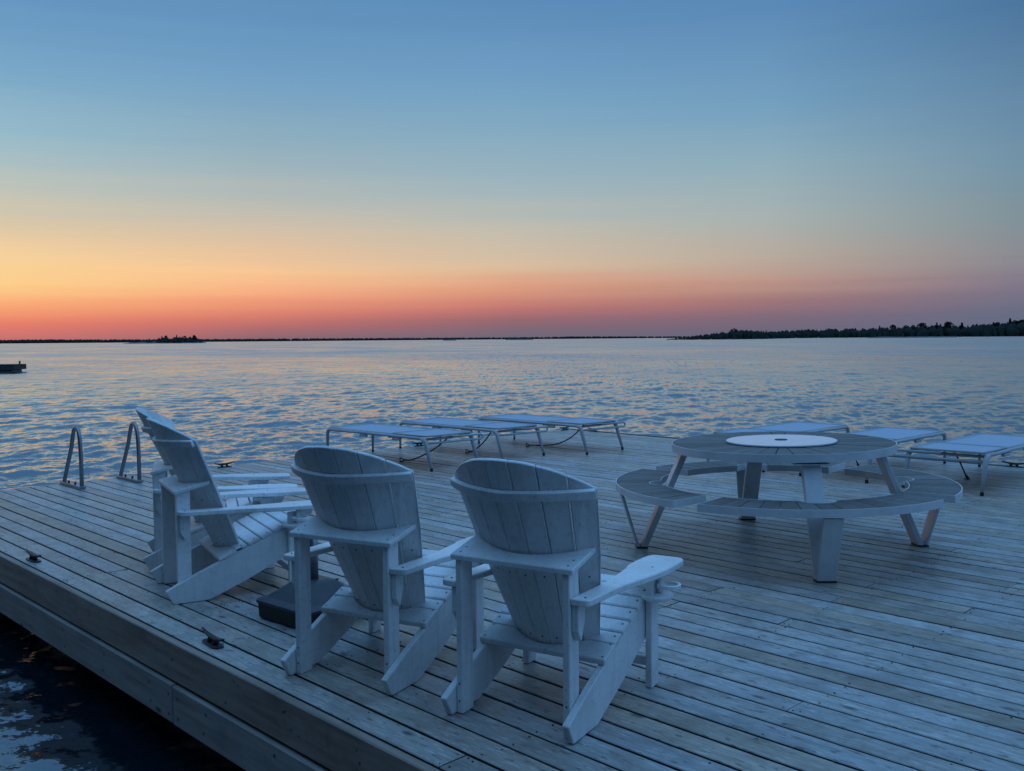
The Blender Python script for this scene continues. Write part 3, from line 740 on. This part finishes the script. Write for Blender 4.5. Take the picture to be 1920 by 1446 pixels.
# ------------------------------------------------------------------ swim ladder: two hoop handrails on the far edge
lad = empty('swim_ladder', (3.83, 10.12, 0)); tag(lad, 'steel swim ladder with two hoop handrails on the far edge of the dock', 'ladder')
for s in (-1, 1):
    x = s*.295
    pts = [(-.26, 0), (-.26, .30), (-.25, .44), (-.235, .53), (-.21, .59), (-.165, .627), (-.12, .622), (-.085, .588), (-.05, .52), (.0, .40), (.19, .10), (.225, .04), (.235, -.02)]
    pts = [(y, z) for y, z in pts]
    MB().tube([(x, y, max(z, .012)) for y, z in pts], .021, 10).build('handrail', 'steel', lad, smooth=True)
    bp = MB().box(x-.03, x+.03, -.29, .275, .003, .030).build('base_plate', 'steel', lad, .003)
    for y in (-.08, .10): MB().cyl((x, y, .030), .011, .022, 8).build('bolt', 'rubber', bp)
    MB().tube([(x, .27, .015), (x, .36, -.02), (x, .375, -.12), (x, .375, -1.3)], .019, 8).build('stile', 'steel', lad, smooth=True)
for k in range(4): MB().box(-.29, .29, .35, .40, -.20-.27*k, -.175-.27*k).build('rung', 'steel', lad, .004)

# ------------------------------------------------------------------ umbrella base
ub = empty('umbrella_base', (2.76, 4.36, .002), R(5)); tag(ub, 'dark square umbrella base with sloping grey lid between the chairs', 'umbrella base')
h = .225
def sq(hw, z, c=.03): return [(-hw+c, -hw, z), (hw-c, -hw, z), (hw, -hw+c, z), (hw, hw-c, z), (hw-c, hw, z), (-hw+c, hw, z), (-hw, hw-c, z), (-hw, -hw+c, z)]
def loft(rings):
    b = MB(); n = len(rings[0])
    for r in rings: b.v += [tuple(p) for p in r]
    for k in range(len(rings)-1):
        for j in range(n): b.f.append((k*n+j, k*n+(j+1) % n, (k+1)*n+(j+1) % n, (k+1)*n+j))
    b.f += [tuple(range(n))[::-1], tuple((len(rings)-1)*n+j for j in range(n))]; return b
loft([sq(h-.012, 0), sq(h-.004, .012), sq(h, .085)]).build('tub', 'base_dark', ub)
loft([sq(h+.006, .0855), sq(h+.006, .100), sq(h-.035, .116), sq(.085, .195, .02), sq(.06, .202, .018)]).build('lid', 'base_top', ub)
MB().tube([(0, 0, .19), (0, 0, .50)], .024, 14).build('tube', 'steel', ub, smooth=True)
MB().prism([(.075+.035*math.cos(a), -.07+.014*math.sin(a),   .186) for a in np.linspace(0, 6.28, 12, endpoint=False)], (0, 0, .006)).build('carry_slot', 'rubber', ub)

# ------------------------------------------------------------------ far floating dock, left edge
FD = empty('floating_dock', (22.3, 73.4, WZ), R(142)); tag(FD, 'distant dark floating dock on the water at the left edge', 'dock')
for k in range(8): MB().box(.0+.75*k, .73+.75*k, -1.1, 1.1, .50, .56).build('deck_plank', 'beam', FD, .01)
MB().box(.05, 6.0, -1.08, -1.0, .18, .495).build('fascia_board', 'beam', FD)
MB().box(.05, 6.0, 1.0, 1.08, .18, .495).build('fascia_board', 'beam', FD)
MB().box(.0, .05, -1.08, 1.08, .18, .495).build('fascia_board', 'beam', FD)
for k in range(3): MB().box(.25+2*k, 1.75+2*k, -.95, .95, -.25, .178).build('float_block', 'float', FD, .05)
MB().cyl((.35, -.8, .56), .06, .22, 10).build('post', 'beam', FD)

# ------------------------------------------------------------------ far shores and trees
def az_of(px): return YAW-math.atan((px-960)/1770)
def far_pt(px, D): a = az_of(px); d = D/math.cos(a-YAW); return d*math.cos(a), d*math.sin(a)
def shore(name, xs, D, depth, hfun, lab):
    V = []; F = []; m = 6; n = len(xs)
    for i, px in enumerate(xs):
        h = hfun(px)
        for j in range(m):
            f = j/(m-1); dd = D(px)+depth*f
            prof = (-.6, .25, .6, .9, .8, -.6)[j]
            x, y = far_pt(px, dd+(random.uniform(-.08, .08)*depth if 0 < j < m-1 else random.uniform(0, .06)*depth))
            V.append((x, y, WZ+(h*prof if prof > 0 else -1.2)*random.uniform(.8, 1.2)))
    for i in range(n-1):
        for j in range(m-1): k = i*m+j; F.append((k, k+m, k+m+1, k+1))
    return tag(mesh_np(name, V, F, 'rock', smooth=False), lab, kind='structure')
def crown_faces(kind, H, g, n):
    V = []; F = []
    for _ in range(n):
        if kind == 'spruce':
            t = g.uniform(.06, 1)**.85; r = (1-t)*.17*H*g.uniform(.5, 1.1)+.012*H
        elif kind == 'pine':
            t = g.uniform(.42, 1); r = H*.20*math.sqrt(max(.02, 1-((t-.66)/.36)**2))*g.uniform(.3, 1.15)
        else:
            t = g.uniform(.15, 1); r = H*.30*math.sqrt(max(.02, 1-((t-.55)/.47)**2))*g.uniform(.3, 1.05)
        a = g.uniform(0, 6.283); c = np.array([r*math.cos(a), r*math.sin(a), t*H-(.25*r if kind == 'spruce' else 0)])
        s = H*g.uniform(.025, .055); u = g.normal(size=3); u /= np.linalg.norm(u); w = np.cross(u, g.normal(size=3)); w /= np.linalg.norm(w)
        k = len(V); V += [c+u*s, c+w*s*.8, c-u*s, c-w*s*.8]; F.append((k, k+1, k+2, k+3))
    return V, F
def make_tree(kind, H, seed, n=420):
    g = np.random.default_rng(seed); root = empty('pine_tree' if kind != 'leafy' else 'leafy_tree')
    tr = MB().tube([(0, 0, -.5), (.01*H, 0, .35*H), (-.008*H, .006*H, .7*H), (0, 0, .97*H)], [.022*H, .016*H, .010*H, .003*H], 6)
    for _ in range(9):
        z = g.uniform(.35, .9)*H; a = g.uniform(0, 6.28); l = (1-z/H)*.22*H+.05*H
        tr.tube([(0, 0, z), (l*math.cos(a), l*math.sin(a), z+(-.02 if kind == 'spruce' else .05)*H)], [.005*H, .002*H], 4)
    tr.build('trunk', 'bark', root)
    V, F = crown_faces(kind, H, g, n); o = mesh_np('crown', V, F, 'needles', smooth=False); o.parent = root
    return root
# far left shore, a low wooded band
left_h = lambda px: 1.6
shore('shore', list(range(-260, 1330, 12)), lambda p: 2500, 160, left_h, 'low dark far shore along the left half of the horizon')
def forest(name, xs, D, hfun, per, lab, wid, nf=26, spread=60, wf=1.0):
    g = np.random.default_rng(5); V = []; F = []
    for px in xs:
        for _ in range(per):
            q = px+g.uniform(-wid, wid); H = hfun(q)*(g.uniform(.55, 1.18) if wf < 1.5 else g.uniform(.86, 1.08))
            if H < .8: continue
            x, y = far_pt(q, D(q)+g.uniform(8, spread)); kind = ('spruce', 'pine', 'leafy')[g.integers(0, 3)]
            v, f = crown_faces(kind, H, g, nf//2); k = len(V); v = [p*np.array([1.3, 1.3, 1])+np.array([x, y, WZ+.3]) for p in v]
            # closed ragged crown body, reaching down to the undergrowth
            prof = {'spruce': ((0, .30), (.25, .27), (.5, .19), (.75, .10), (.97, .02)), 'pine': ((0, .26), (.3, .26), (.6, .27), (.85, .17), (.98, .04)), 'leafy': ((0, .30), (.3, .36), (.6, .34), (.85, .2), (.97, .05))}[kind]
            j0 = len(v)
            for t, rr in prof:
                for q8 in range(8):
                    a = q8*.7854+g.uniform(-.25, .25); w = rr*H*wf*g.uniform(.75, 1.3)
                    v.append(np.array([x+w*math.cos(a), y+w*math.sin(a), WZ-.2+(t*H)*g.uniform(.93, 1.05)]))
            for l in range(4):
                for q8 in range(8): f.append((j0+l*8+q8, j0+l*8+(q8+1) % 8, j0+l*8+8+(q8+1) % 8, j0+l*8+8+q8))
            V += v; F += [tuple(i+k for i in q4) for q4 in f]
    return tag(mesh_np(name, V, F, 'needles', smooth=False), lab, 'woods', kind='stuff')
fh = lambda px: np.interp(px, [-260, 0, 60, 200, 420, 640, 960, 1100, 1260, 1330], [11, 10.5, 11, 9.5, 8, 7.5, 6, 7, 5, 5])*.95
forest('woods', range(-250, 1310, 3), lambda p: 2500, fh, 2, 'thin dark band of woods along the far left horizon', 3, 8, 60, 1.9)
# the wooded shore on the right
rD = lambda px: np.interp(px, [1240, 1300, 1430, 1500, 1640, 1920, 2300], [720, 730, 780, 1000, 1020, 1000, 900])
shore('shore', list(range(1250, 2300, 12)), rD, 130, lambda p: np.interp(p, [1250, 1300, 1450, 1700, 2300], [.5, 1.5, 2.2, 2.6, 3]), 'low rocky shore of the wooded land on the right')
rh = lambda px: np.interp(px, [1250, 1270, 1300, 1340, 1377, 1400, 1450, 1520, 1600, 1640, 1700, 1760, 1830, 1880, 1920, 2000, 2300], [.8, 1.6, 3.0, 5.0, 7.2, 6.6, 6.2, 8.6, 9.4, 9.8, 10.6, 11.4, 11.2, 13, 15, 15, 15])
forest('woods', range(1252, 2290, 3), rD, rh, 3, 'dense dark woods covering the shore on the right', 3, 34, 90, 1.35)
# a low spit in front of it
shore('islet', list(range(1625, 1800, 8)), lambda p: 760, 25, lambda p: 1.0, 'flat rock spit low on the water before the right-hand woods')
protos = [make_tree('spruce', 1.0, 11), make_tree('pine', 1.0, 12), make_tree('leafy', 1.0, 13), make_tree('spruce', 1.0, 14), make_tree('pine', 1.0, 15)]
usedp = set()
def put_tree(k, px, D, H, lab, group, widen=1.0, zb=.3):
    o = protos[k] if k not in usedp else copy_tree(protos[k]); usedp.add(k)
    x, y = far_pt(px, D); o.location = (x, y, WZ+zb); o.scale = (H*widen, H*widen, H); o.rotation_euler = (0, 0, random.uniform(0, 6.28))
    tag(o, lab, 'tree', group)
RT = [(1377, 8.5, 2, 1.6), (1649, 12.6, 0, 1.0), (1674, 13.4, 1, 1.3), (1698, 12.6, 2, 1.3), (1712, 12.8, 2, .9), (1728, 15.2, 1, 1.6), (1756, 15.4, 0, 1.2), (1763, 13.6, 3, 1.2), (1778, 16.2, 4, 1.6),
      (1803, 15, 3, 1.5), (1831, 13.6, 0, 1.3), (1862, 15.4, 0, 1.0), (1869, 15, 1, 1.4), (1893, 19.0, 3, 1.2), (1903, 16.8, 4, 1.4), (1916, 17.5, 1, 1.6)]
ORD = ['', 'first', 'second', 'third', 'fourth', 'fifth', 'sixth', 'seventh', 'eighth', 'ninth', 'tenth', 'eleventh', 'twelfth', 'thirteenth', 'fourteenth', 'fifteenth', 'last']
for px, H, k, w in RT:
    lab = {1893: 'tallest dark spruce rising above the woods near the right edge', 1649: 'lone thin spruce at the left end of the tall trees on the right shore',
           1377: 'round low tree on the headland where the right-hand woods begin'}.get(px, ORD[sum(1 for q in RT if q[0] <= px)]+' tree from the left on the skyline of the right-hand woods')
    put_tree(k, px, float(rD(px))+35, H, lab, 'trees on the skyline of the right-hand woods', w)
# the small island on the left with its pines
shore('island', list(range(232, 394, 6)), lambda p: 1000, 40, lambda p: np.interp(p, [232, 250, 300, 375, 394], [.4, 1.4, 2.6, 1.6, .3]), 'small low island on the left below the sunset')
forest('woods', range(280, 378, 5), lambda p: 1004, lambda p: np.interp(p, [280, 300, 335, 368, 380], [3.4, 5.6, 6.6, 5.8, 3.0]), 4, 'scrub covering the small island on the left', 3, 34, 24, 1.4)
for ni, (px, H, k) in enumerate(((282, 4.8, 0), (305, 7.2, 0), (313, 7.6, 4), (333, 8.2, 3), (348, 7.0, 2), (366, 7.8, 4))):
    put_tree(k, px, 1018, H, 'lone little pine at the left end of the small island' if px == 282 else ORD[ni]+' pine from the left in the clump on the small island', 'pines on the small island', 1.15, .8)
for px0, px1, D in ((832, 858, 1300), (948, 1000, 1300)):
    shore('islet', list(range(px0, px1+1, 4)), lambda p: D, 20, lambda p: 1.6, 'tiny flat islet '+('left of the middle' if px0 < 900 else 'at the middle')+' of the horizon')

# ------------------------------------------------------------------ unseen wooded shore behind the camera, added to keep the chair backs dark
g = np.random.default_rng(9); V = []; F = []; ys = np.linspace(-60, 34, 40); xs_ = [(-1.6, -1.2), (-2.4, .15), (-5, .8), (-14, 2.4), (-40, 4)]
for yv in ys:
    for xv, zv in xs_: V.append((xv+g.uniform(-.4, .4)-max(0, yv)*.25, yv, zv+g.uniform(-.1, .15)))
for i in range(len(ys)-1):
    for j in range(4): k = i*5+j; F.append((k, k+5, k+6, k+1))
tag(mesh_np('shade_bank', V, F, 'rock', smooth=False), 'unseen rocky shore added behind the camera to block light', kind='structure')
V = []; F = []
for _ in range(170):
    yv = g.uniform(-58, 30); xv = -g.uniform(5, 24)-max(0, yv)*.25; H = g.uniform(10, 15); k = len(V)
    v, f = crown_faces('leafy', H, g, 60); v = [p+np.array([xv, yv, .8]) for p in v]
    j0 = len(v)
    for t, rr in ((0, .22), (.3, .28), (.6, .26), (.85, .16), (.97, .04)):
        for q8 in range(8):
            a = q8*.7854; w = rr*H*g.uniform(.75, 1.3); v.append(np.array([xv+w*math.cos(a), yv+w*math.sin(a), .4+t*H*g.uniform(.93, 1.05)]))
    for l in range(4):
        for q8 in range(8): f.append((j0+l*8+q8, j0+l*8+(q8+1) % 8, j0+l*8+8+(q8+1) % 8, j0+l*8+8+q8))
    V += v; F += [tuple(i+k for i in q4) for q4 in f]
tag(mesh_np('woods', V, F, 'needles', smooth=False), 'unseen woods added behind the camera to darken the chair backs', 'woods', kind='stuff')
